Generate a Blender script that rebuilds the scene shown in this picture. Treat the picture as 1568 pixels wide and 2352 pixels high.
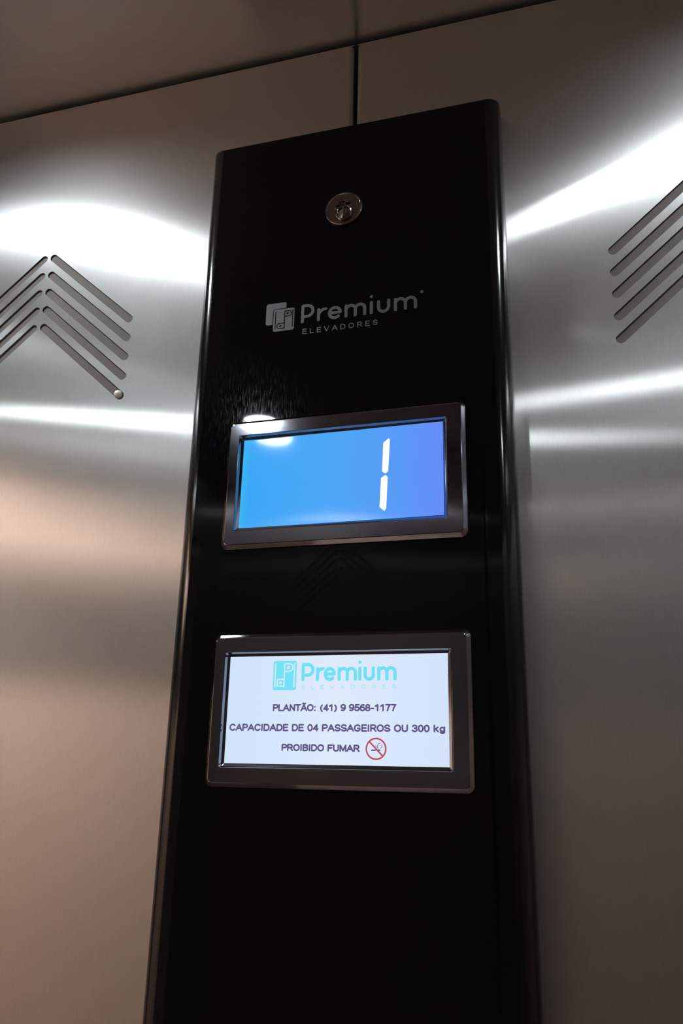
import bpy, bmesh, math
from mathutils import Vector, Matrix

for o in list(bpy.data.objects):
    bpy.data.objects.remove(o)
S = bpy.context.scene
COL = S.collection
PI = math.pi

# ------------------------------------------------------------------ camera, world, exposure
cam = bpy.data.cameras.new('camera')
cam.sensor_fit = 'HORIZONTAL'
cam.sensor_width = 36.0
cam.lens = 36.0 * 1885.44 / 1568.0
cam.clip_start = 0.01
camo = bpy.data.objects.new('camera', cam)
COL.objects.link(camo)
_a, _b, _g = -0.2830816, 0.31288608, 0.02326181          # yaw, pitch, roll
_f = Vector((math.sin(_a) * math.cos(_b), math.cos(_a) * math.cos(_b), math.sin(_b)))
_r = _f.cross(Vector((0, 0, 1))).normalized()
_u = _r.cross(_f)
_r2 = _r * math.cos(_g) + _u * math.sin(_g)
_u2 = -_r * math.sin(_g) + _u * math.cos(_g)
_m = Matrix((_r2, _u2, -_f)).transposed().to_4x4()
_m.translation = Vector((0.0, -0.52, 1.55))
camo.matrix_world = _m
S.camera = camo

world = bpy.data.worlds.new('world')
S.world = world
world.use_nodes = True
world.node_tree.nodes['Background'].inputs[0].default_value = (0, 0, 0, 1)
world.node_tree.nodes['Background'].inputs[1].default_value = 0.0

S.view_settings.view_transform = 'Standard'
S.view_settings.look = 'None'
S.view_settings.gamma = 1.0
S.view_settings.use_curve_mapping = False
S.view_settings.exposure = 0.0
S.cycles.max_bounces = 12
S.cycles.glossy_bounces = 8
S.cycles.diffuse_bounces = 5
S.cycles.use_denoising = True
S.cycles.sample_clamp_indirect = 8.0

LAMP = 190.0                      # the four cool ceiling downlights
LAMP_COL = (0.90, 0.97, 1.0)
LAMP_LEVEL = (1.12, 0.75, 1.3, 0.5)  # far corner one dimmed, standing in for a person blocking its light
HALL_LAMP = 130.0                  # warm lamp of the landing outside the open door
HALL_COL = (1.0, 0.92, 0.85)
DOWNLIGHTS = [(-0.48, -0.19), (0.18, -0.19), (-0.507, -0.745), (0.20, -0.70)]

# room dimensions (metres); the control panel hangs on the plane y = 0
XL, XR, YB, ZC = -0.67, 0.37, -0.968, 2.1485
SEAM = -0.1483


# ------------------------------------------------------------------ materials
def newmat(name):
    m = bpy.data.materials.new(name)
    m.use_nodes = True
    n = m.node_tree.nodes
    return m, n, m.node_tree.links, n['Principled BSDF']


def plain(name, col, rough=0.5, metal=0.0, spec=0.5, emit=None, estr=0.0, noise=0.0, nscale=40.0):
    m, n, l, b = newmat(name)
    b.inputs['Base Color'].default_value = (*col, 1)
    b.inputs['Roughness'].default_value = rough
    b.inputs['Metallic'].default_value = metal
    b.inputs['Specular IOR Level'].default_value = spec
    if emit:
        b.inputs['Emission Color'].default_value = (*emit, 1)
        b.inputs['Emission Strength'].default_value = estr
    if noise:
        tc = n.new('ShaderNodeTexCoord')
        t = n.new('ShaderNodeTexNoise')
        t.inputs['Scale'].default_value = nscale
        t.inputs['Detail'].default_value = 4
        l.new(tc.outputs['Object'], t.inputs['Vector'])
        r = n.new('ShaderNodeValToRGB')
        r.color_ramp.elements[0].position = 0.3
        r.color_ramp.elements[1].position = 0.7
        r.color_ramp.elements[0].color = (*[c * (1 - noise) for c in col], 1)
        r.color_ramp.elements[1].color = (*[min(1, c * (1 + noise)) for c in col], 1)
        l.new(t.outputs['Fac'], r.inputs['Fac'])
        l.new(r.outputs['Color'], b.inputs['Base Color'])
    return m


def brushed(name, col, rough, aniso, scale, bump=0.14, tail=0.48, haze=0.17, haze_rough=0.52):
    """brushed stainless steel: highlights spread across the grain (along the UV u direction)"""
    m = bpy.data.materials.new(name)
    m.use_nodes = True
    n, l = m.node_tree.nodes, m.node_tree.links
    n.clear()
    out = n.new('ShaderNodeOutputMaterial')
    g = n.new('ShaderNodeBsdfAnisotropic')
    g.distribution = 'BECKMANN'
    g.inputs['Anisotropy'].default_value = -aniso
    h = n.new('ShaderNodeBsdfAnisotropic')
    h.distribution = 'GGX'
    h.inputs['Roughness'].default_value = haze_rough
    g2 = n.new('ShaderNodeBsdfAnisotropic')
    g2.distribution = 'GGX'
    g2.inputs['Anisotropy'].default_value = -0.60
    g2.inputs['Roughness'].default_value = rough * 1.45
    m0 = n.new('ShaderNodeMixShader')
    m0.inputs['Fac'].default_value = tail
    l.new(g.outputs[0], m0.inputs[1])
    l.new(g2.outputs[0], m0.inputs[2])
    mx = n.new('ShaderNodeMixShader')
    mx.inputs['Fac'].default_value = haze
    l.new(m0.outputs[0], mx.inputs[1])
    l.new(h.outputs[0], mx.inputs[2])
    l.new(mx.outputs[0], out.inputs['Surface'])
    tg = n.new('ShaderNodeTangent')
    tg.direction_type = 'UV_MAP'
    tg.uv_map = 'UVMap'
    l.new(tg.outputs['Tangent'], g.inputs['Tangent'])
    l.new(tg.outputs['Tangent'], g2.inputs['Tangent'])
    tc = n.new('ShaderNodeTexCoord')
    mp = n.new('ShaderNodeMapping')
    mp.inputs['Scale'].default_value = scale
    l.new(tc.outputs['Object'], mp.inputs['Vector'])
    t = n.new('ShaderNodeTexNoise')
    t.inputs['Scale'].default_value = 1.0
    t.inputs['Detail'].default_value = 3.0
    l.new(mp.outputs['Vector'], t.inputs['Vector'])
    # fibres differ a little in reflectance and roughness
    r = n.new('ShaderNodeValToRGB')
    r.color_ramp.elements[0].position = 0.3
    r.color_ramp.elements[1].position = 0.7
    r.color_ramp.elements[0].color = (*[c * 0.96 for c in col], 1)
    r.color_ramp.elements[1].color = (*[min(1, c * 1.04) for c in col], 1)
    l.new(t.outputs['Fac'], r.inputs['Fac'])
    l.new(r.outputs['Color'], g.inputs['Color'])
    l.new(r.outputs['Color'], h.inputs['Color'])
    l.new(r.outputs['Color'], g2.inputs['Color'])
    mr = n.new('ShaderNodeMapRange')
    mr.inputs['From Min'].default_value = 0.3
    mr.inputs['From Max'].default_value = 0.7
    mr.inputs['To Min'].default_value = rough * 0.96
    mr.inputs['To Max'].default_value = rough * 1.04
    l.new(t.outputs['Fac'], mr.inputs['Value'])
    l.new(mr.outputs['Result'], g.inputs['Roughness'])
    bp = n.new('ShaderNodeBump')
    bp.inputs['Strength'].default_value = bump
    bp.inputs['Distance'].default_value = 0.0002
    l.new(t.outputs['Fac'], bp.inputs['Height'])
    l.new(bp.outputs['Normal'], g.inputs['Normal'])
    return m


STEEL = brushed('brushed_steel', (0.60, 0.595, 0.59), 0.225, 0.84, (1500, 1500, 90))
STEEL_X = brushed('brushed_ceiling_steel', (0.82, 0.79, 0.77), 0.22, 0.70, (40, 1500, 1500))
STEEL_DARKENED = brushed('brushed_darkened_steel', (0.34, 0.295, 0.27), 0.225, 0.84, (1500, 1500, 90))  # back wall colour darkened to stand in for an unmodelled person's dark reflection
RIM = plain('polished_rim', (0.95, 0.93, 0.92), 0.34, 1.0)
DARKCHROME = plain('dark_chrome', (0.25, 0.26, 0.31), 0.07, 1.0)
SLOTBACK = plain('slot_backing', (0.105, 0.09, 0.082), 0.7, noise=0.06, nscale=60)
DARK = plain('dark_gap', (0.02, 0.017, 0.016), 0.7)
RUBBER = plain('black_plastic', (0.012, 0.012, 0.013), 0.35)
CABFLOOR = plain('brown_vinyl', (0.74, 0.54, 0.45), 0.45, noise=0.15, nscale=18)
BEIGE = plain('beige_plaster', (0.74, 0.61, 0.52), 0.85, noise=0.03, nscale=12)
HALLCEIL = plain('white_plaster', (0.78, 0.74, 0.70), 0.9)
HALLFLOOR = plain('landing_tile', (0.16, 0.115, 0.09), 0.35, noise=0.12, nscale=9)
BAND = plain('dark_band', (0.045, 0.038, 0.035), 0.5, noise=0.25, nscale=30)  # for the boards added to darken a band of the steel's reflection
LENSES = [plain('downlight_lens', (0.8, 0.8, 0.8), 0.4, emit=LAMP_COL, estr=LAMP * k) for k in LAMP_LEVEL]
HALLLENS = plain('landing_lens', (0.8, 0.8, 0.8), 0.4, emit=HALL_COL, estr=HALL_LAMP)
RINGMETAL = plain('grey_ring', (0.10, 0.10, 0.10), 0.5)
WHITEMETAL = plain('white_ring', (0.75, 0.75, 0.74), 0.35)
ETCH = plain('etched_silver', (0.13, 0.13, 0.135), 0.5, 0.6)
ETCHLINE = plain('etched_gap', (0.004, 0.004, 0.006), 0.1)
KEYMETAL = plain('key_metal', (0.32, 0.285, 0.27), 0.14, 1.0)


def black_glass():
    m, n, l, b = newmat('black_glass')
    b.inputs['Base Color'].default_value = (0.0025, 0.0025, 0.0035, 1)
    b.inputs['Roughness'].default_value = 0.025
    b.inputs['IOR'].default_value = 1.33
    # fine wiping scratches: a faint, patchy, rougher film over the gloss
    tc = n.new('ShaderNodeTexCoord')
    mp = n.new('ShaderNodeMapping')
    mp.inputs['Rotation'].default_value = (0, 0.5, 0)
    mp.inputs['Scale'].default_value = (1100, 1100, 140)
    t = n.new('ShaderNodeTexNoise')
    t.inputs['Scale'].default_value = 1.0
    t.inputs['Detail'].default_value = 3.0
    mr = n.new('ShaderNodeMapRange')
    mr.inputs['From Min'].default_value = 0.50
    mr.inputs['From Max'].default_value = 0.75
    mr.inputs['To Min'].default_value = 0.0
    mr.inputs['To Max'].default_value = 0.22
    l.new(tc.outputs['Object'], mp.inputs['Vector'])
    l.new(mp.outputs['Vector'], t.inputs['Vector'])
    l.new(t.outputs['Fac'], mr.inputs['Value'])
    l.new(mr.outputs['Result'], b.inputs['Coat Weight'])
    b.inputs['Coat Roughness'].default_value = 0.15
    return m


GLASS = black_glass()
TRIM = plain('satin_black_trim', (0.004, 0.004, 0.005), 0.12)
DOME = plain('spot_white', (0.92, 0.92, 0.92), 0.25)  # white stands for the bright spot of light at the slot end


def screen_mat(name, stops, strength, rough):
    """a lit LCD: its backlight runs across the screen, its cover glass is glossy"""
    m, n, l, b = newmat(name)
    b.inputs['Base Color'].default_value = (0.01, 0.01, 0.012, 1)
    b.inputs['Roughness'].default_value = rough
    tc = n.new('ShaderNodeTexCoord')
    sp = n.new('ShaderNodeSeparateXYZ')
    l.new(tc.outputs['Generated'], sp.inputs['Vector'])
    r = n.new('ShaderNodeValToRGB')
    cr = r.color_ramp
    cr.elements[0].position, cr.elements[0].color = stops[0][0], (*stops[0][1], 1)
    cr.elements[1].position, cr.elements[1].color = stops[-1][0], (*stops[-1][1], 1)
    for p, c in stops[1:-1]:
        e = cr.elements.new(p)
        e.color = (*c, 1)
    l.new(sp.outputs['X'], r.inputs['Fac'])
    l.new(r.outputs['Color'], b.inputs['Emission Color'])
    b.inputs['Emission Strength'].default_value = strength
    return m


def srgb(*c):
    return tuple(((v / 255) / 12.92) if v / 255 <= 0.04045 else ((v / 255 + 0.055) / 1.055) ** 2.4 for v in c)


LCD_BLUE = screen_mat('blue_lcd', [(0, srgb(60, 190, 255)), (0.04, srgb(58, 172, 255)), (0.45, srgb(78, 172, 255)),
                                   (0.75, srgb(88, 160, 255)), (1, srgb(104, 146, 255))], 0.92, 0.05)
LCD_WHITE = screen_mat('white_lcd', [(0, srgb(206, 226, 250)), (0.5, srgb(222, 233, 252)), (1, srgb(210, 226, 250))], 1.0, 0.15)
SEG = plain('lit_segment', (0, 0, 0), 0.4, emit=(1, 1, 1), estr=1.15)
CYAN = plain('cyan_pixels', (0, 0, 0), 0.4, emit=srgb(112, 228, 250), estr=0.95)
CYANPALE = plain('pale_cyan_pixels', (0, 0, 0), 0.4, emit=srgb(176, 234, 245), estr=0.95)
SCRWHITE = plain('white_pixels', (0, 0, 0), 0.4, emit=srgb(214, 232, 252), estr=1.0)
INK = plain('dark_pixels', (0, 0, 0), 0.4, emit=srgb(92, 84, 132), estr=0.95)
RED = plain('red_pixels', (0, 0, 0), 0.4, emit=srgb(188, 74, 84), estr=0.95)


# ------------------------------------------------------------------ mesh helpers
def origin_of(o):
    v = Vector((0, 0, 0))
    while o is not None:
        v += o.location
        o = o.parent
    return v


def link(name, me, mats, parent=None, smooth=False, uv=None, sharp=35):
    """links a mesh made in world coordinates; a child keeps its parent's origin"""
    me.name = name
    if uv:
        ly = me.uv_layers.new(name='UVMap') if 'UVMap' not in me.uv_layers else me.uv_layers['UVMap']
        for lp in me.loops:
            c = me.vertices[lp.vertex_index].co
            ly.data[lp.index].uv = uv(c)
    if parent is not None:
        me.transform(Matrix.Translation(-origin_of(parent)))
    o = bpy.data.objects.new(name, me)
    COL.objects.link(o)
    me.materials.clear()
    for m in (mats if isinstance(mats, (list, tuple)) else [mats]):
        me.materials.append(m)
    if smooth:
        for p in me.polygons:
            p.use_smooth = True
        try:
            me.set_sharp_from_angle(angle=math.radians(sharp))
        except Exception:
            pass
    o.parent = parent
    return o


def from_bm(bm):
    me = bpy.data.meshes.new('m')
    bm.to_mesh(me)
    bm.free()
    return me


def thing(name, label, cat, loc, group=None):
    o = bpy.data.objects.new(name, None)
    COL.objects.link(o)
    o.empty_display_size = 0.02
    o.location = loc
    o['label'], o['category'] = label, cat
    if group:
        o['group'] = group
    return o


def structure(o):
    o['kind'] = 'structure'
    return o


def box(bm, x0, x1, y0, y1, z0, z1, bevel=0.0):
    r = bmesh.ops.create_cube(bm, size=1.0)
    bmesh.ops.scale(bm, vec=(x1 - x0, y1 - y0, z1 - z0), verts=r['verts'])
    bmesh.ops.translate(bm, vec=((x0 + x1) / 2, (y0 + y1) / 2, (z0 + z1) / 2), verts=r['verts'])
    if bevel:
        es = list({e for v in r['verts'] for e in v.link_edges})
        bmesh.ops.bevel(bm, geom=es, offset=bevel, segments=2, affect='EDGES', profile=0.5)
    return bm


def plate(loops, thick, y_front, holes=()):
    """flat plate in the xz plane, filled with holes; front face at y_front, facing -y"""
    cu = bpy.data.curves.new('c', 'CURVE')
    cu.dimensions = '2D'
    cu.fill_mode = 'BOTH'
    cu.extrude = thick / 2
    for lp in list(loops) + list(holes):
        sp = cu.splines.new('POLY')
        sp.points.add(len(lp) - 1)
        for i, (x, z) in enumerate(lp):
            sp.points[i].co = (x, z, 0, 1)
        sp.use_cyclic_u = True
    ob = bpy.data.objects.new('c', cu)
    COL.objects.link(ob)
    bpy.context.view_layer.update()
    me = bpy.data.meshes.new_from_object(ob.evaluated_get(bpy.context.evaluated_depsgraph_get()))
    bpy.data.objects.remove(ob)
    bpy.data.curves.remove(cu)
    me.transform(Matrix(((1, 0, 0, 0), (0, 0, -1, y_front + thick / 2), (0, 1, 0, 0), (0, 0, 0, 1))))
    return me


def stadium(ax, az, bx, bz, r, n=10):
    t = math.atan2(bz - az, bx - ax)
    pts = []
    for i in range(n + 1):
        a = t + PI / 2 + PI * i / n
        pts.append((ax + r * math.cos(a), az + r * math.sin(a)))
    for i in range(n + 1):
        a = t - PI / 2 + PI * i / n
        pts.append((bx + r * math.cos(a), bz + r * math.sin(a)))
    return pts


def rrect(x0, x1, z0, z1, r, n=6):
    pts = []
    for cx, cz, a0 in ((x1 - r, z1 - r, 0), (x0 + r, z1 - r, PI / 2), (x0 + r, z0 + r, PI), (x1 - r, z0 + r, 1.5 * PI)):
        for i in range(n + 1):
            a = a0 + PI / 2 * i / n
            pts.append((cx + r * math.cos(a), cz + r * math.sin(a)))
    return pts


def loft(rings, cap_first=False, cap_last=False):
    """rings: lists of 3D points of equal length, closed; joins them with quads"""
    bm = bmesh.new()
    vs = [[bm.verts.new(p) for p in ring] for ring in rings]
    k = len(rings[0])
    for a, b in zip(vs, vs[1:]):
        for i in range(k):
            j = (i + 1) % k
            try:
                bm.faces.new((a[i], a[j], b[j], b[i]))
            except ValueError:
                pass
    if cap_first:
        bm.faces.new(list(reversed(vs[0])))
    if cap_last:
        bm.faces.new(vs[-1])
    bmesh.ops.recalc_face_normals(bm, faces=bm.faces[:])
    return bm


def strip(bm, prof, axis, t0, t1, uvl=None):
    """sweeps an open profile along x or z; u follows the profile"""
    rows = []
    for t in (t0, t1):
        rows.append([bm.verts.new((a, y, t) if axis == 'z' else (t, y, a)) for a, y in prof])
    s = [0]
    for (a, b), (c, d) in zip(prof, prof[1:]):
        s.append(s[-1] + math.hypot(c - a, d - b))
    for i in range(len(prof) - 1):
        f = bm.faces.new((rows[0][i], rows[0][i + 1], rows[1][i + 1], rows[1][i]))
        f.smooth = True
        if uvl:
            for lp, (su, tv) in zip(f.loops, ((s[i], t0), (s[i + 1], t0), (s[i + 1], t1), (s[i], t1))):
                lp[uvl].uv = (su, tv) if axis == 'z' else (tv, su)


def disc_loft(cx, cy, cz, prof, n=40, axis='y'):
    """lathe: prof = (radius, offset along the axis)"""
    rings = []
    for r, h in prof:
        ring = []
        for i in range(n):
            a = 2 * PI * i / n
            if axis == 'y':
                ring.append((cx + r * math.cos(a), cy + h, cz + r * math.sin(a)))
            else:
                ring.append((cx + r * math.cos(a), cy + r * math.sin(a), cz + h))
        rings.append(ring)
    return loft(rings, prof[0][0] > 1e-5, prof[-1][0] > 1e-5)


# ------------------------------------------------------------------ the cabin
def chevron(cx):
    """ten slots of one chevron: (ax, az, bx, bz), the inner end first"""
    out = []
    for k in range(5):
        for s in (-1, 1):
            zt = 1.9765 - 0.01718 * k
            out.append((cx + s * 0.0048, zt, cx + s * 0.0864, zt - 0.0722 - 0.0002 * k))
    return out


SLOT_R = 0.0034
SHEET = 0.0012
FOLD = 0.0032
ZTOP = ZC - 0.0045


def sheet(name, x0, x1, chev_x, seam_right, y0=0.0, flip=False, mat=None):
    """one steel wall sheet with its chevron of vent slots and folded edges"""
    sl = chevron(chev_x)
    xa = x0 if seam_right else x0 + FOLD
    xb = x1 - FOLD if seam_right else x1
    me = plate([[(xa, 0.02), (xb, 0.02), (xb, ZTOP - FOLD), (xa, ZTOP - FOLD)]], SHEET, 0.0,
               [stadium(*q, SLOT_R) for q in sl])
    bm = bmesh.new()
    bm.from_mesh(me)
    uvl = bm.loops.layers.uv.new('UVMap')
    for f in bm.faces:
        for lp in f.loops:
            lp[uvl].uv = (lp.vert.co.x + lp.vert.co.y, lp.vert.co.z)
    arc = [(FOLD * math.sin(PI / 2 * i / 8), FOLD * (1 - math.cos(PI / 2 * i / 8))) for i in range(9)] + [(FOLD, 0.022)]
    strip(bm, [((xb + a) if seam_right else (xa - a), b) for a, b in arc], 'z', 0.02, ZTOP - FOLD, uvl)
    strip(bm, [(ZTOP - FOLD + a, b) for a, b in arc], 'x', x0, x1, uvl)
    me = from_bm(bm)

    def place(m):
        if flip:
            m.transform(Matrix(((1, 0, 0, 0), (0, -1, 0, y0), (0, 0, 1, 0), (0, 0, 0, 1))))
            m.flip_normals()
        return m
    w = structure(link(name, place(me), mat or STEEL))
    for k, q in enumerate(sl):
        p = plate([stadium(*q, SLOT_R + 0.0012)], 0.0008, SHEET + 0.0001)
        link('vent_slot', place(p), SLOTBACK, w)
    return w


wfl = sheet('wall_front_left', XL, SEAM - 0.0016, -0.4230, True)
wfr = sheet('wall_front_right', SEAM + 0.0016, XR, 0.1280, False)
sheet('wall_back_left', XL, SEAM - 0.0016, -0.4230, True, YB, True, STEEL_DARKENED)
sheet('wall_back_right', SEAM + 0.0016, XR, 0.1280, False, YB, True, STEEL_DARKENED)

uv_yz = lambda c: (c.y + c.x, c.z)
uv_xy = lambda c: (c.x, c.y)

bm = box(bmesh.new(), XL - 0.1, XR + 0.1, 0.0225, 0.05, 0, ZC + 0.05)
structure(link('wall_front_frame', from_bm(bm), DARK))
bm = box(bmesh.new(), XL - 0.1, XR + 0.1, YB - 0.05, YB - 0.0225, 0, ZC + 0.05)
structure(link('wall_back_frame', from_bm(bm), DARK))
bm = box(bmesh.new(), XR, XR + 0.03, YB - 0.02, 0.02, 0, ZC)
structure(link('wall_right', from_bm(bm), STEEL, uv=uv_yz))
# left side: the open doorway to the landing
DY0, DY1, DZ = -0.875, -0.10, 1.97
bm = box(bmesh.new(), XL - 0.05, XL, YB - 0.02, 0.02, DZ, ZC)
box(bm, XL - 0.05, XL, YB - 0.02, DY0, 0, DZ)
box(bm, XL - 0.05, XL, DY1, 0.02, 0, DZ)
structure(link('wall_left', from_bm(bm), STEEL, uv=uv_yz))
bm = box(bmesh.new(), XL - 0.02, XR + 0.02, YB - 0.02, 0.0215, ZC, ZC + 0.02)
structure(link('ceiling', from_bm(bm), STEEL_X, uv=lambda c: (c.y, c.x)))
bm = box(bmesh.new(), XL - 0.05, XR + 0.03, YB - 0.022, 0.0215, -0.03, 0.0)
structure(link('floor', from_bm(bm), CABFLOOR))

# the landing outside the doorway
HX = -2.30
LX = XL - 0.06
bm = box(bmesh.new(), LX - 0.12, LX, -2.4, DY0, 0, 2.8)
box(bm, LX - 0.12, LX, DY1, 1.4, 0, 2.8)
box(bm, LX - 0.12, LX, DY0, DY1, DZ, 2.8)
structure(link('wall_landing_near', from_bm(bm), BEIGE))
bm = box(bmesh.new(), HX - 0.1, HX, -2.4, 1.4, 0, 2.8)
structure(link('wall_landing_far', from_bm(bm), BEIGE))
bm = box(bmesh.new(), HX, LX - 0.12, -2.5, -2.4, 0, 2.8)
structure(link('wall_landing_south', from_bm(bm), BEIGE))
bm = box(bmesh.new(), HX, LX - 0.12, 1.4, 1.5, 0, 2.8)
structure(link('wall_landing_north', from_bm(bm), BEIGE))
bm = box(bmesh.new(), HX - 0.1, XL - 0.05, -2.5, 1.5, -0.03, 0.0)
structure(link('floor_landing', from_bm(bm), HALLFLOOR))
bm = box(bmesh.new(), HX - 0.1, LX, -2.5, 1.5, 2.8, 2.83)
structure(link('ceiling_landing', from_bm(bm), HALLCEIL))
bm = box(bmesh.new(), HX, HX + 0.02, -2.4, 1.4, 1.86, 2.28, 0.004)
structure(link('added_band_1', from_bm(bm), BAND))  # unseen board, added so the steel reflects a dark band
bm = box(bmesh.new(), HX + 0.02, LX - 0.12, -2.4, -2.38, 1.95, 2.42, 0.004)
structure(link('added_band_2', from_bm(bm), BAND))  # second added board, continuing the reflected band

# ------------------------------------------------------------------ lamps
where = ['above the left chevron beside the control panel wall', 'above the right chevron beside the control panel wall',
         'on the doorway side, away from the control panel wall', 'in the far right corner away from the control panel wall']
for (x, y), w, LENS in zip(DOWNLIGHTS, where, LENSES):
    t = thing('ceiling_downlight', 'round deep ringed ceiling downlight ' + w, 'ceiling light', (x, y, ZC),
              'cool white downlights in the cabin ceiling')
    link('ring', from_bm(disc_loft(x, y, ZC, [(0.031, 0.0), (0.040, 0.0), (0.040, -0.0115), (0.038, -0.013), (0.0325, -0.013), (0.031, -0.0115), (0.031, 0.0)], 48, 'z')),
         RINGMETAL, t, True)
    link('lens', from_bm(disc_loft(x, y, ZC, [(0.0305, -0.0005), (0.0305, -0.002)], 48, 'z')), LENS, t)
t = thing('landing_ceiling_lamp', 'square warm ceiling lamp on the landing outside the doorway', 'ceiling light', (-1.95, -2.05, 2.8))
link('housing', from_bm(box(bmesh.new(), -2.15, -1.75, -2.25, -1.85, 2.77, 2.8, 0.004)), WHITEMETAL, t)
link('lens', from_bm(box(bmesh.new(), -2.13, -1.77, -2.23, -1.87, 2.762, 2.772)), HALLLENS, t)

# ------------------------------------------------------------------ control panel
PX0, PX1 = -0.2637, -0.0305        # outer edges
PZ0, PZ1 = 0.95, 2.0380
YF = -0.02
panel = thing('elevator_control_panel', 'tall glossy black control panel with two lit displays on the steel wall',
              'control panel', ((PX0 + PX1) / 2, 0.0, PZ0))


def panel_profile():
    rx, ry = 0.0105, 0.0088
    pts = [(PX0, -0.0004)]
    for i in range(13):
        a = PI / 2 * i / 12
        pts.append((PX0 + rx * (1 - math.cos(a)), YF + ry * (1 - math.sin(a))))
    for i in range(13):
        a = PI / 2 * (1 - i / 12)
        pts.append((PX1 - rx * (1 - math.cos(a)), YF + ry * (1 - math.sin(a))))
    pts.append((PX1, -0.0004))
    return pts


pp = panel_profile()


def extrude_profile(pts, z0, z1):
    """vertical extrusion of a closed outline, its ends slightly chamfered"""
    cx = sum(p[0] for p in pts) / len(pts)
    cy = sum(p[1] for p in pts) / len(pts)
    rings = []
    for z, k in ((z0, 0.985), (z0 + 0.0003, 1.0), (z1 - 0.0003, 1.0), (z1, 0.985)):
        rings.append([(cx + (x - cx) * k, cy + (y - cy) * k, z) for x, y in pts])
    return from_bm(loft(rings, True, True))


link('glass_face', extrude_profile([pp[13], pp[14], (pp[14][0], -0.0004), (pp[13][0], -0.0004)], PZ0, PZ1), GLASS, panel)
link('side_trim', extrude_profile(pp[:14] + [(pp[13][0], -0.0004)], PZ0, PZ1), TRIM, panel, True)
link('side_trim', extrude_profile([(pp[14][0], -0.0004)] + pp[14:], PZ0, PZ1), TRIM, panel, True)

# key switch at the top
KX, KZ = -0.1489, 1.9597
ks = link('key_switch', from_bm(disc_loft(KX, YF, KZ, [(0.0146, 0.0), (0.0146, -0.0016), (0.0139, -0.0024), (0.0133, -0.0024),
                                                      (0.0129, -0.0017), (0.0070, -0.0017), (0.0068, -0.0008)], 64)), KEYMETAL, panel, True)
CX, CZ = KX + 0.0006, KZ - 0.0046
link('lock_cylinder', from_bm(disc_loft(CX, YF, CZ, [(0.0066, -0.0016), (0.0066, -0.0030), (0.0060, -0.0034), (0.0052, -0.0030),
                                                    (0.0048, -0.0022), (0.0030, -0.0026), (0.0001, -0.0034)], 40)), KEYMETAL, ks, True)
link('keyhole', from_bm(box(bmesh.new(), CX - 0.0005, CX + 0.0009, YF - 0.0040, YF - 0.0020, CZ - 0.0042, CZ + 0.0046, 0.0003)), RUBBER, ks)
bm = bmesh.new()
for x0, x1, z in ((-0.0050, -0.0034, 0.0085), (-0.0028, -0.0012, 0.0088), (-0.0004, 0.0010, 0.0090), (0.0018, 0.0034, 0.0093),
                  (-0.0062, -0.0030, 0.0046), (-0.0022, -0.0008, 0.0050), (0.0012, 0.0044, 0.0056)):
    box(bm, KX + x0, KX + x1, YF - 0.0019, YF - 0.0016, KZ + z - 0.0010, KZ + z + 0.0006)
link('engraving', from_bm(bm), DARKCHROME, ks)


# ---- lettering
def strokes(paths, half, y):
    """flat round-ended strokes in the xz plane; each a hair nearer than the one before"""
    bm = bmesh.new()
    parts = []
    for pth in paths:                       # sharp turns become round joins
        cur = [pth[0]]
        for i in range(1, len(pth)):
            cur.append(pth[i])
            if i < len(pth) - 1:
                ta = math.atan2(pth[i][1] - pth[i - 1][1], pth[i][0] - pth[i - 1][0])
                tb = math.atan2(pth[i + 1][1] - pth[i][1], pth[i + 1][0] - pth[i][0])
                turn = abs((tb - ta + PI) % (2 * PI) - PI)
                if turn > 0.9:
                    parts.append(cur)
                    cur = [pth[i]]
        parts.append(cur)
    for k, pth in enumerate(parts):
        yy = y - 1e-5 * (k % 6)
        n = len(pth)
        L, R = [], []
        for i, (x, z) in enumerate(pth):
            a = pth[max(0, i - 1)]
            b = pth[min(n - 1, i + 1)]
            d = math.hypot(b[0] - a[0], b[1] - a[1]) or 1e-9
            nx, nz = -(b[1] - a[1]) / d * half, (b[0] - a[0]) / d * half
            L.append((x + nx, z + nz))
            R.append((x - nx, z - nz))
        closed = math.hypot(pth[0][0] - pth[-1][0], pth[0][1] - pth[-1][1]) < 1e-7
        lv = [bm.verts.new((x, yy, z)) for x, z in L]
        rv = [bm.verts.new((x, yy, z)) for x, z in R]
        for i in range(n - 1):
            bm.faces.new((rv[i], rv[i + 1], lv[i + 1], lv[i]))
        if not closed:
            for end, (pa, pb) in ((0, (pth[0], pth[1])), (1, (pth[-1], pth[-2]))):
                t = math.atan2(pa[1] - pb[1], pa[0] - pb[0])
                va, vb = (lv[0], rv[0]) if end == 0 else (rv[-1], lv[-1])
                arc = [bm.verts.new((pa[0] + half * math.cos(t - PI / 2 + PI * i / 8), yy, pa[1] + half * math.sin(t - PI / 2 + PI * i / 8)))
                       for i in range(1, 8)]
                try:
                    bm.faces.new([va] + arc + [vb])
                except ValueError:
                    pass
    for f in bm.faces:
        f.normal_update()
        if f.normal.y > 0:
            f.normal_flip()
    return from_bm(bm)


def arc(cx, cz, rx, rz, a0, a1, n=18):
    return [(cx + rx * math.cos(math.radians(a0 + (a1 - a0) * i / n)), cz + rz * math.sin(math.radians(a0 + (a1 - a0) * i / n))) for i in range(n + 1)]


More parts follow.
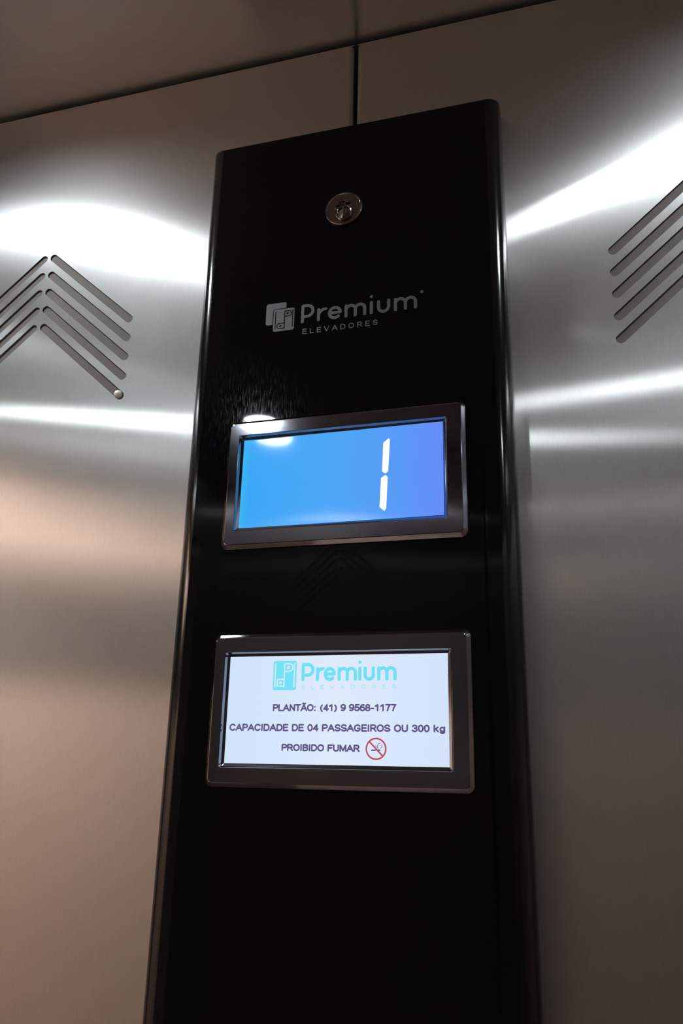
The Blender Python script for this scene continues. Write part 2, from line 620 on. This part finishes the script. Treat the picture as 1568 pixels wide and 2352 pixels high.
def premium_paths(spans, zb, xh, cap, dot_z, h):
    """centre lines of the word Premium; spans = outer x limits of its seven letters"""
    P, r, e, m1, i_, u, m2 = spans
    out = []
    a, b = P[0] + h, P[1] - h
    top, rr = cap - h, (cap - zb) * 0.29
    out.append([(a, zb + h), (a, top)])
    out.append([(a, top), (b - rr, top)] + arc(b - rr, top - rr, rr, rr, 90, -90) + [(a, top - 2 * rr)])
    a, b = r[0] + h, r[1] - h
    out.append([(a, zb + h), (a, xh - h)])
    out.append(arc(b, xh - h - (b - a), (b - a), (b - a), 170, 85))
    a, b = e[0] + h, e[1] - h
    cx, cz, rx, rz = (a + b) / 2, (zb + xh) / 2, (b - a) / 2, (xh - zb) / 2 - h
    out.append([(a, cz), (b, cz)])
    out.append(arc(cx, cz, rx, rz, 0, 312, 30))
    for m in (m1, m2):
        a, b = m[0] + h, m[1] - h
        w = (b - a) / 2
        out.append([(a, zb + h), (a, xh - h)])
        for k in (0, 1):
            c = a + w * k + w / 2
            out.append(arc(c, xh - h - w / 2, w / 2, w / 2, 180, 0) + [(c + w / 2, zb + h)])
    c = (i_[0] + i_[1]) / 2
    out.append([(c, zb + h), (c, xh - h)])
    out.append([(c - 2e-5, dot_z), (c + 2e-5, dot_z)])
    a, b = u[0] + h, u[1] - h
    w = (b - a) / 2
    out.append([(a, xh - h), (a, zb + h + w)] + arc((a + b) / 2, zb + h + w, w, w, 180, 360) + [(b, xh - h)])
    return out


def _G():
    """skeletons of the block letters: (width, strokes) on a cap height of 1"""
    A = arc
    S_ = A(0.30, 0.745, 0.25, 0.255, 20, 270, 14)[:] + A(0.31, 0.255, 0.27, 0.235, 90, -165, 14)
    o6 = A(0.28, 0.30, 0.25, 0.30, 0, 360, 22)
    g = {
        'P': (0.60, [[(0.05, 0), (0.05, 1), (0.34, 1)] + A(0.34, 0.73, 0.24, 0.27, 90, -90, 10) + [(0.05, 0.46)]]),
        'L': (0.54, [[(0.05, 1), (0.05, 0), (0.52, 0)]]),
        'A': (0.70, [[(0.0, 0), (0.34, 1), (0.68, 0)], [(0.12, 0.33), (0.56, 0.33)]]),
        'N': (0.66, [[(0.06, 0), (0.06, 1), (0.60, 0), (0.60, 1)]]),
        'T': (0.60, [[(0.0, 1), (0.58, 1)], [(0.29, 1), (0.29, 0)]]),
        'O': (0.74, [A(0.36, 0.5, 0.33, 0.5, 0, 360, 32)]),
        'C': (0.70, [A(0.36, 0.5, 0.33, 0.5, 38, 322, 26)]),
        'D': (0.68, [[(0.05, 0), (0.05, 1), (0.30, 1)] + A(0.30, 0.5, 0.33, 0.5, 90, -90, 18) + [(0.05, 0)]]),
        'I': (0.20, [[(0.08, 0), (0.08, 1)]]),
        'E': (0.60, [[(0.55, 0), (0.05, 0), (0.05, 1), (0.53, 1)], [(0.05, 0.53), (0.49, 0.53)]]),
        'F': (0.56, [[(0.05, 0), (0.05, 1), (0.52, 1)], [(0.05, 0.5), (0.46, 0.5)]]),
        'S': (0.62, [S_]),
        'G': (0.74, [A(0.36, 0.5, 0.33, 0.5, 40, 325, 26) + [(0.64, 0.22), (0.64, 0.45), (0.38, 0.45)]]),
        'R': (0.66, [[(0.05, 0), (0.05, 1), (0.36, 1)] + A(0.36, 0.74, 0.23, 0.26, 90, -90, 10) + [(0.05, 0.48)], [(0.34, 0.48), (0.62, 0)]]),
        'U': (0.68, [[(0.06, 1), (0.06, 0.30)] + A(0.33, 0.30, 0.27, 0.30, 180, 360, 14) + [(0.60, 1)]]),
        'B': (0.64, [[(0.05, 0), (0.05, 1), (0.34, 1)] + A(0.34, 0.765, 0.21, 0.235, 90, -90, 10) + [(0.05, 0.53)],
                     [(0.34, 0.53)] + A(0.34, 0.265, 0.25, 0.265, 90, -90, 10) + [(0.05, 0)]]),
        'M': (0.78, [[(0.05, 0), (0.05, 1), (0.38, 0.08), (0.71, 1), (0.71, 0)]]),
        'V': (0.66, [[(0.0, 1), (0.32, 0), (0.64, 1)]]),
        '0': (0.56, [A(0.27, 0.5, 0.24, 0.5, 0, 360, 26)]),
        '1': (0.56, [[(0.08, 0.76), (0.34, 0.98), (0.34, 0)]]),
        '3': (0.56, [A(0.26, 0.76, 0.22, 0.235, 160, -90, 14), A(0.26, 0.265, 0.25, 0.26, 90, -160, 14)]),
        '4': (0.56, [[(0.40, 0), (0.40, 1), (0.02, 0.27), (0.54, 0.27)]]),
        '5': (0.56, [[(0.50, 1), (0.12, 1), (0.06, 0.50)] + A(0.27, 0.31, 0.25, 0.31, 125, -160, 16)]),
        '6': (0.56, [o6, A(0.33, 0.45, 0.30, 0.54, 60, 195, 14)]),
        '7': (0.56, [[(0.03, 1), (0.52, 1), (0.32, 0.55), (0.20, 0)]]),
        '8': (0.56, [A(0.27, 0.755, 0.21, 0.235, 0, 360, 22), A(0.27, 0.26, 0.25, 0.26, 0, 360, 22)]),
        '9': (0.56, [A(0.27, 0.70, 0.25, 0.30, 0, 360, 22), A(0.22, 0.55, 0.30, 0.54, 15, -120, 14)]),
        ':': (0.28, [[(0.10, 0.02), (0.10, 0.06)], [(0.10, 0.64), (0.10, 0.68)]]),
        '-': (0.36, [[(0.04, 0.36), (0.30, 0.36)]]),
        '(': (0.34, [A(0.50, 0.40, 0.42, 0.66, 128, 232, 12)]),
        ')': (0.34, [A(-0.18, 0.40, 0.42, 0.66, 52, -52, 12)]),
        'k': (0.56, [[(0.05, 0), (0.05, 1)], [(0.44, 0.70), (0.07, 0.32)], [(0.20, 0.42), (0.47, 0)]]),
        'g': (0.60, [A(0.26, 0.36, 0.22, 0.33, 0, 360, 20), [(0.49, 0.72), (0.49, -0.06)] + A(0.27, -0.06, 0.22, 0.20, 0, -160, 10)]),
        ' ': (0.28, []),
    }
    g['Ã'] = (g['A'][0], g['A'][1] + [[(0.16, 1.20)] + A(0.255, 1.20, 0.09, 0.07, 150, 30, 6) + A(0.425, 1.24, 0.09, 0.07, 210, 330, 6) + [(0.52, 1.26)]])
    return g


GLYPHS = _G()


def text(body, x0, x1, z0, z1, y, half, track=0.11):
    """block lettering between x0 and x1, baseline z0, cap height up to z1, facing -y"""
    adv, pos = 0.0, []
    for ch in body:
        pos.append(adv)
        adv += GLYPHS[ch][0] + track
    tot = adv - track
    kx, kz = (x1 - x0 - 2 * half) / tot, z1 - z0 - 2 * half
    paths = []
    for ch, p in zip(body, pos):
        for st in GLYPHS[ch][1]:
            paths.append([(x0 + half + (p + x) * kx, z0 + half + z * kz) for x, z in st])
    return strokes(paths, half, y)


# ---- etched logo on the glass
yl = YF - 0.00008
lx = -0.0006
lg = link('logo_mark', plate([rrect(-0.2015, -0.1851, 1.8619, 1.8803, 0.0013)], 0.00006, yl - 0.00006), ETCH, panel)
lg['label'] = 'grey square emblem of two overlapping rounded plates'
link('back_plate', plate([[(-0.2062, 1.8859), (-0.1926, 1.8859), (-0.1917, 1.8850), (-0.1917, 1.8809), (-0.2008, 1.8809), (-0.2021, 1.8796),
                           (-0.2021, 1.8679), (-0.2062, 1.8679), (-0.2075, 1.8690), (-0.2075, 1.8847)]], 0.00006, yl), ETCH, lg)
dpy = yl - 0.00018
dp = [[(-0.1998, 1.8785), (-0.1998, 1.8640)], [(-0.1864, 1.8790), (-0.1864, 1.8645)],
      [(-0.1927, 1.8640), (-0.1927, 1.8782), (-0.1895, 1.8782)] + arc(-0.1895, 1.8760, 0.0022, 0.0022, 90, -90, 10) + [(-0.1927, 1.8738)],
      [(-0.1927, 1.8640), (-0.1963, 1.8640)] + arc(-0.1963, 1.8662, 0.0022, 0.0022, 270, 90, 10) + [(-0.1927, 1.8684)],
      arc(-0.1905, 1.8760, 0.0006, 0.0006, 0, 360, 10), arc(-0.1957, 1.8662, 0.0006, 0.0006, 0, 360, 10)]
link('monogram', strokes(dp, 0.00028, dpy), ETCHLINE, lg)
wm = link('logo_lettering', strokes(premium_paths([(-0.1799, -0.1696), (-0.1675, -0.1602), (-0.1593, -0.1487), (-0.1467, -0.1304),
                                                   (-0.1278, -0.1256), (-0.1226, -0.1128), (-0.1102, -0.0934)],
                                                  1.8660, 1.8768, 1.8816, 1.8806, 0.00118), 0.00118, yl), ETCH, panel)
link('logo_subtitle', text('ELEVADORES', -0.1786, -0.1216, 1.8568, 1.8612, yl, 0.00036, 0.45), ETCH, panel)
link('trademark_dot', strokes([arc(-0.0900, 1.8789, 0.0008, 0.0008, 0, 360, 16)], 0.00045, yl), ETCH, panel)


# ---- displays
def bezel(x0, x1, z0, z1, ix0, ix1, iz0, iz1):
    def ring(i, y, r):
        return [(x, y, z) for x, z in rrect(x0 + i, x1 - i, z0 + i, z1 - i, max(0.0002, r), 11)]

    def iring(i, y, r):
        return [(x, y, z) for x, z in rrect(ix0 + i, ix1 - i, iz0 + i, iz1 - i, max(0.0002, r), 11)]
    rg = [ring(0, YF + 0.0002, 0.0046), ring(0, YF - 0.0011, 0.0046), ring(0.0003, YF - 0.0015, 0.0044), ring(0.0024, YF - 0.0038, 0.0030), ring(0.0029, YF - 0.0040, 0.0028),
          iring(-0.0024, YF - 0.0040, 0.0016), iring(-0.0021, YF - 0.0038, 0.0014), iring(-0.0013, YF - 0.0019, 0.0010), iring(-0.0008, YF - 0.0017, 0.0008),
          iring(0.0004, YF - 0.0012, 0.0004), iring(0.0004, YF - 0.0002, 0.0004)]
    bm = loft(rg)
    k = len(rg[0])
    for i, f in enumerate(bm.faces):
        f.material_index = 0 if 4 <= i // k < 5 else 1      # dark face, polished rims
    return from_bm(bm)


TILT = (-0.012, 0.016)             # the blue screen sits a little skewed behind its bezel


def skew(x, z, y, t):
    return y + t[0] * (x + 0.1475) + t[1] * (z - 1.7439)


def screen(x0, x1, z0, z1, y, t=(0, 0)):
    bm = bmesh.new()
    c = ((x0, z0), (x1, z0), (x1, z1), (x0, z1))
    v = [bm.verts.new((x, skew(x, z, y, t) + d, z)) for d in (0, 0.0004) for x, z in c]
    for f in ((0, 1, 2, 3), (5, 4, 7, 6), (4, 5, 1, 0), (3, 2, 6, 7), (4, 0, 3, 7), (1, 5, 6, 2)):
        bm.faces.new([v[i] for i in f])
    return from_bm(bm)


BX0, BX1 = -0.2302, -0.0616
YS = YF - 0.0009
d1 = link('floor_display', bezel(BX0, BX1, 1.6962, 1.7908, -0.2188, -0.0762, 1.7108, 1.7769), [DARKCHROME, RIM], panel, True, sharp=11)
d1['label'] = 'upper dark chrome display lit blue with a white digit one'
link('screen', screen(-0.2185, -0.0765, 1.7111, 1.7766, YF - 0.0015, TILT), LCD_BLUE, d1)
for seg in ([(-0.1131, 1.7680), (-0.1123, 1.7669), (-0.1133, 1.7444), (-0.1151, 1.7427), (-0.1175, 1.7444), (-0.1168, 1.7651)],
            [(-0.1151, 1.7417), (-0.1136, 1.7400), (-0.1144, 1.7184), (-0.1156, 1.7164), (-0.1189, 1.7193), (-0.1181, 1.7398)]):
    bm = bmesh.new()
    ff = bm.faces.new([bm.verts.new((x, skew(x, z, YF - 0.0016, TILT), z)) for x, z in seg])
    bmesh.ops.extrude_face_region(bm, geom=[ff])
    for v in list(bm.verts)[:len(seg)]:
        v.co.y += 0.00006
    bmesh.ops.recalc_face_normals(bm, faces=bm.faces[:])
    link('digit_segment', from_bm(bm), SEG, d1)

d2 = link('notice_display', bezel(BX0, BX1, 1.5428, 1.6378, -0.2186, -0.0755, 1.5567, 1.6238), [DARKCHROME, RIM], panel, True, sharp=11)
d2['label'] = 'lower dark chrome display lit white with the service notice'
link('screen', screen(-0.2192, -0.0749, 1.5562, 1.6244, YS), LCD_WHITE, d2)
yt = YS - 0.0001
mk = link('notice_logo', plate([rrect(-0.1880, -0.1724, 1.6018, 1.6203, 0.0014)], 0.00005, yt), CYAN, d2)
dp2 = [[(-0.1866, 1.6186), (-0.1866, 1.6040)], [(-0.1738, 1.6186), (-0.1738, 1.6038)],
       [(-0.1805, 1.6040), (-0.1805, 1.6184), (-0.1774, 1.6184)] + arc(-0.1774, 1.6160, 0.0024, 0.0024, 90, -90, 10) + [(-0.1805, 1.6136)],
       [(-0.1805, 1.6044), (-0.1850, 1.6044), (-0.1850, 1.6086), (-0.1805, 1.6086)],
       arc(-0.1780, 1.6160, 0.0007, 0.0007, 0, 360, 10), arc(-0.1828, 1.6065, 0.0006, 0.0006, 0, 360, 10)]
link('notice_monogram', strokes(dp2, 0.00042, yt - 0.0001), SCRWHITE, d2)
link('notice_lettering', strokes(premium_paths([(-0.1690, -0.1605), (-0.1594, -0.1540), (-0.1542, -0.1464), (-0.1452, -0.1327),
                                                (-0.1320, -0.1298), (-0.1285, -0.1213), (-0.1198, -0.1076)],
                                               1.6073, 1.6160, 1.6187, 1.6187, 0.00100), 0.00105, yt), CYAN, d2)
link('notice_subtitle', text('ELEVADORES', -0.1688, -0.1076, 1.6023, 1.6050, yt, 0.00028, 1.2), CYANPALE, d2)
link('telephone_line', text('PLANTÃO: (41) 9 9568-1177', -0.1875, -0.1075, 1.5888, 1.5933, yt, 0.00050), INK, d2)
link('capacity_line', text('CAPACIDADE DE 04 PASSAGEIROS OU 300 kg', -0.2162, -0.0776, 1.5767, 1.5812, yt, 0.00050), INK, d2)
link('smoking_line', text('PROIBIDO FUMAR', -0.1806, -0.1300, 1.5649, 1.5692, yt, 0.00050), INK, d2)
ns = link('no_smoking_sign', strokes([arc(-0.1201, 1.5669, 0.0060, 0.0060, 0, 360, 40),
                                      [(-0.1201 - 0.0042, 1.5669 + 0.0042), (-0.1201 + 0.0042, 1.5669 - 0.0042)]], 0.00048, yt - 0.0002), RED, d2)
link('cigarette', strokes([[(-0.1228, 1.5661), (-0.1206, 1.5661)], [(-0.1184, 1.5661), (-0.1178, 1.5661)]], 0.00042, yt), INK, d2)
link('smoke', strokes([arc(-0.1192, 1.5690, 0.0012, 0.0012, 170, 280, 8), arc(-0.1178, 1.5682, 0.0014, 0.0020, 80, 280, 8),
                       [(-0.1174, 1.5672), (-0.1166, 1.5678), (-0.1167, 1.5692)]], 0.00016, yt), INK, d2)

# white dome standing for a bright spot of light in the lower end of the last slot of the left chevron
dome = from_bm(disc_loft(-0.3387, SHEET, 1.8364, [(0.0033, 0.0), (0.0033, -0.0014), (0.0028, -0.0026), (0.0018, -0.0034), (0.0008, -0.0038), (0.0001, -0.0039)], 24))
sc = link('spot_dome', dome, DOME, wfl, True)
sc['label'] = 'white dome for the bright spot of light ending the lowest slot'
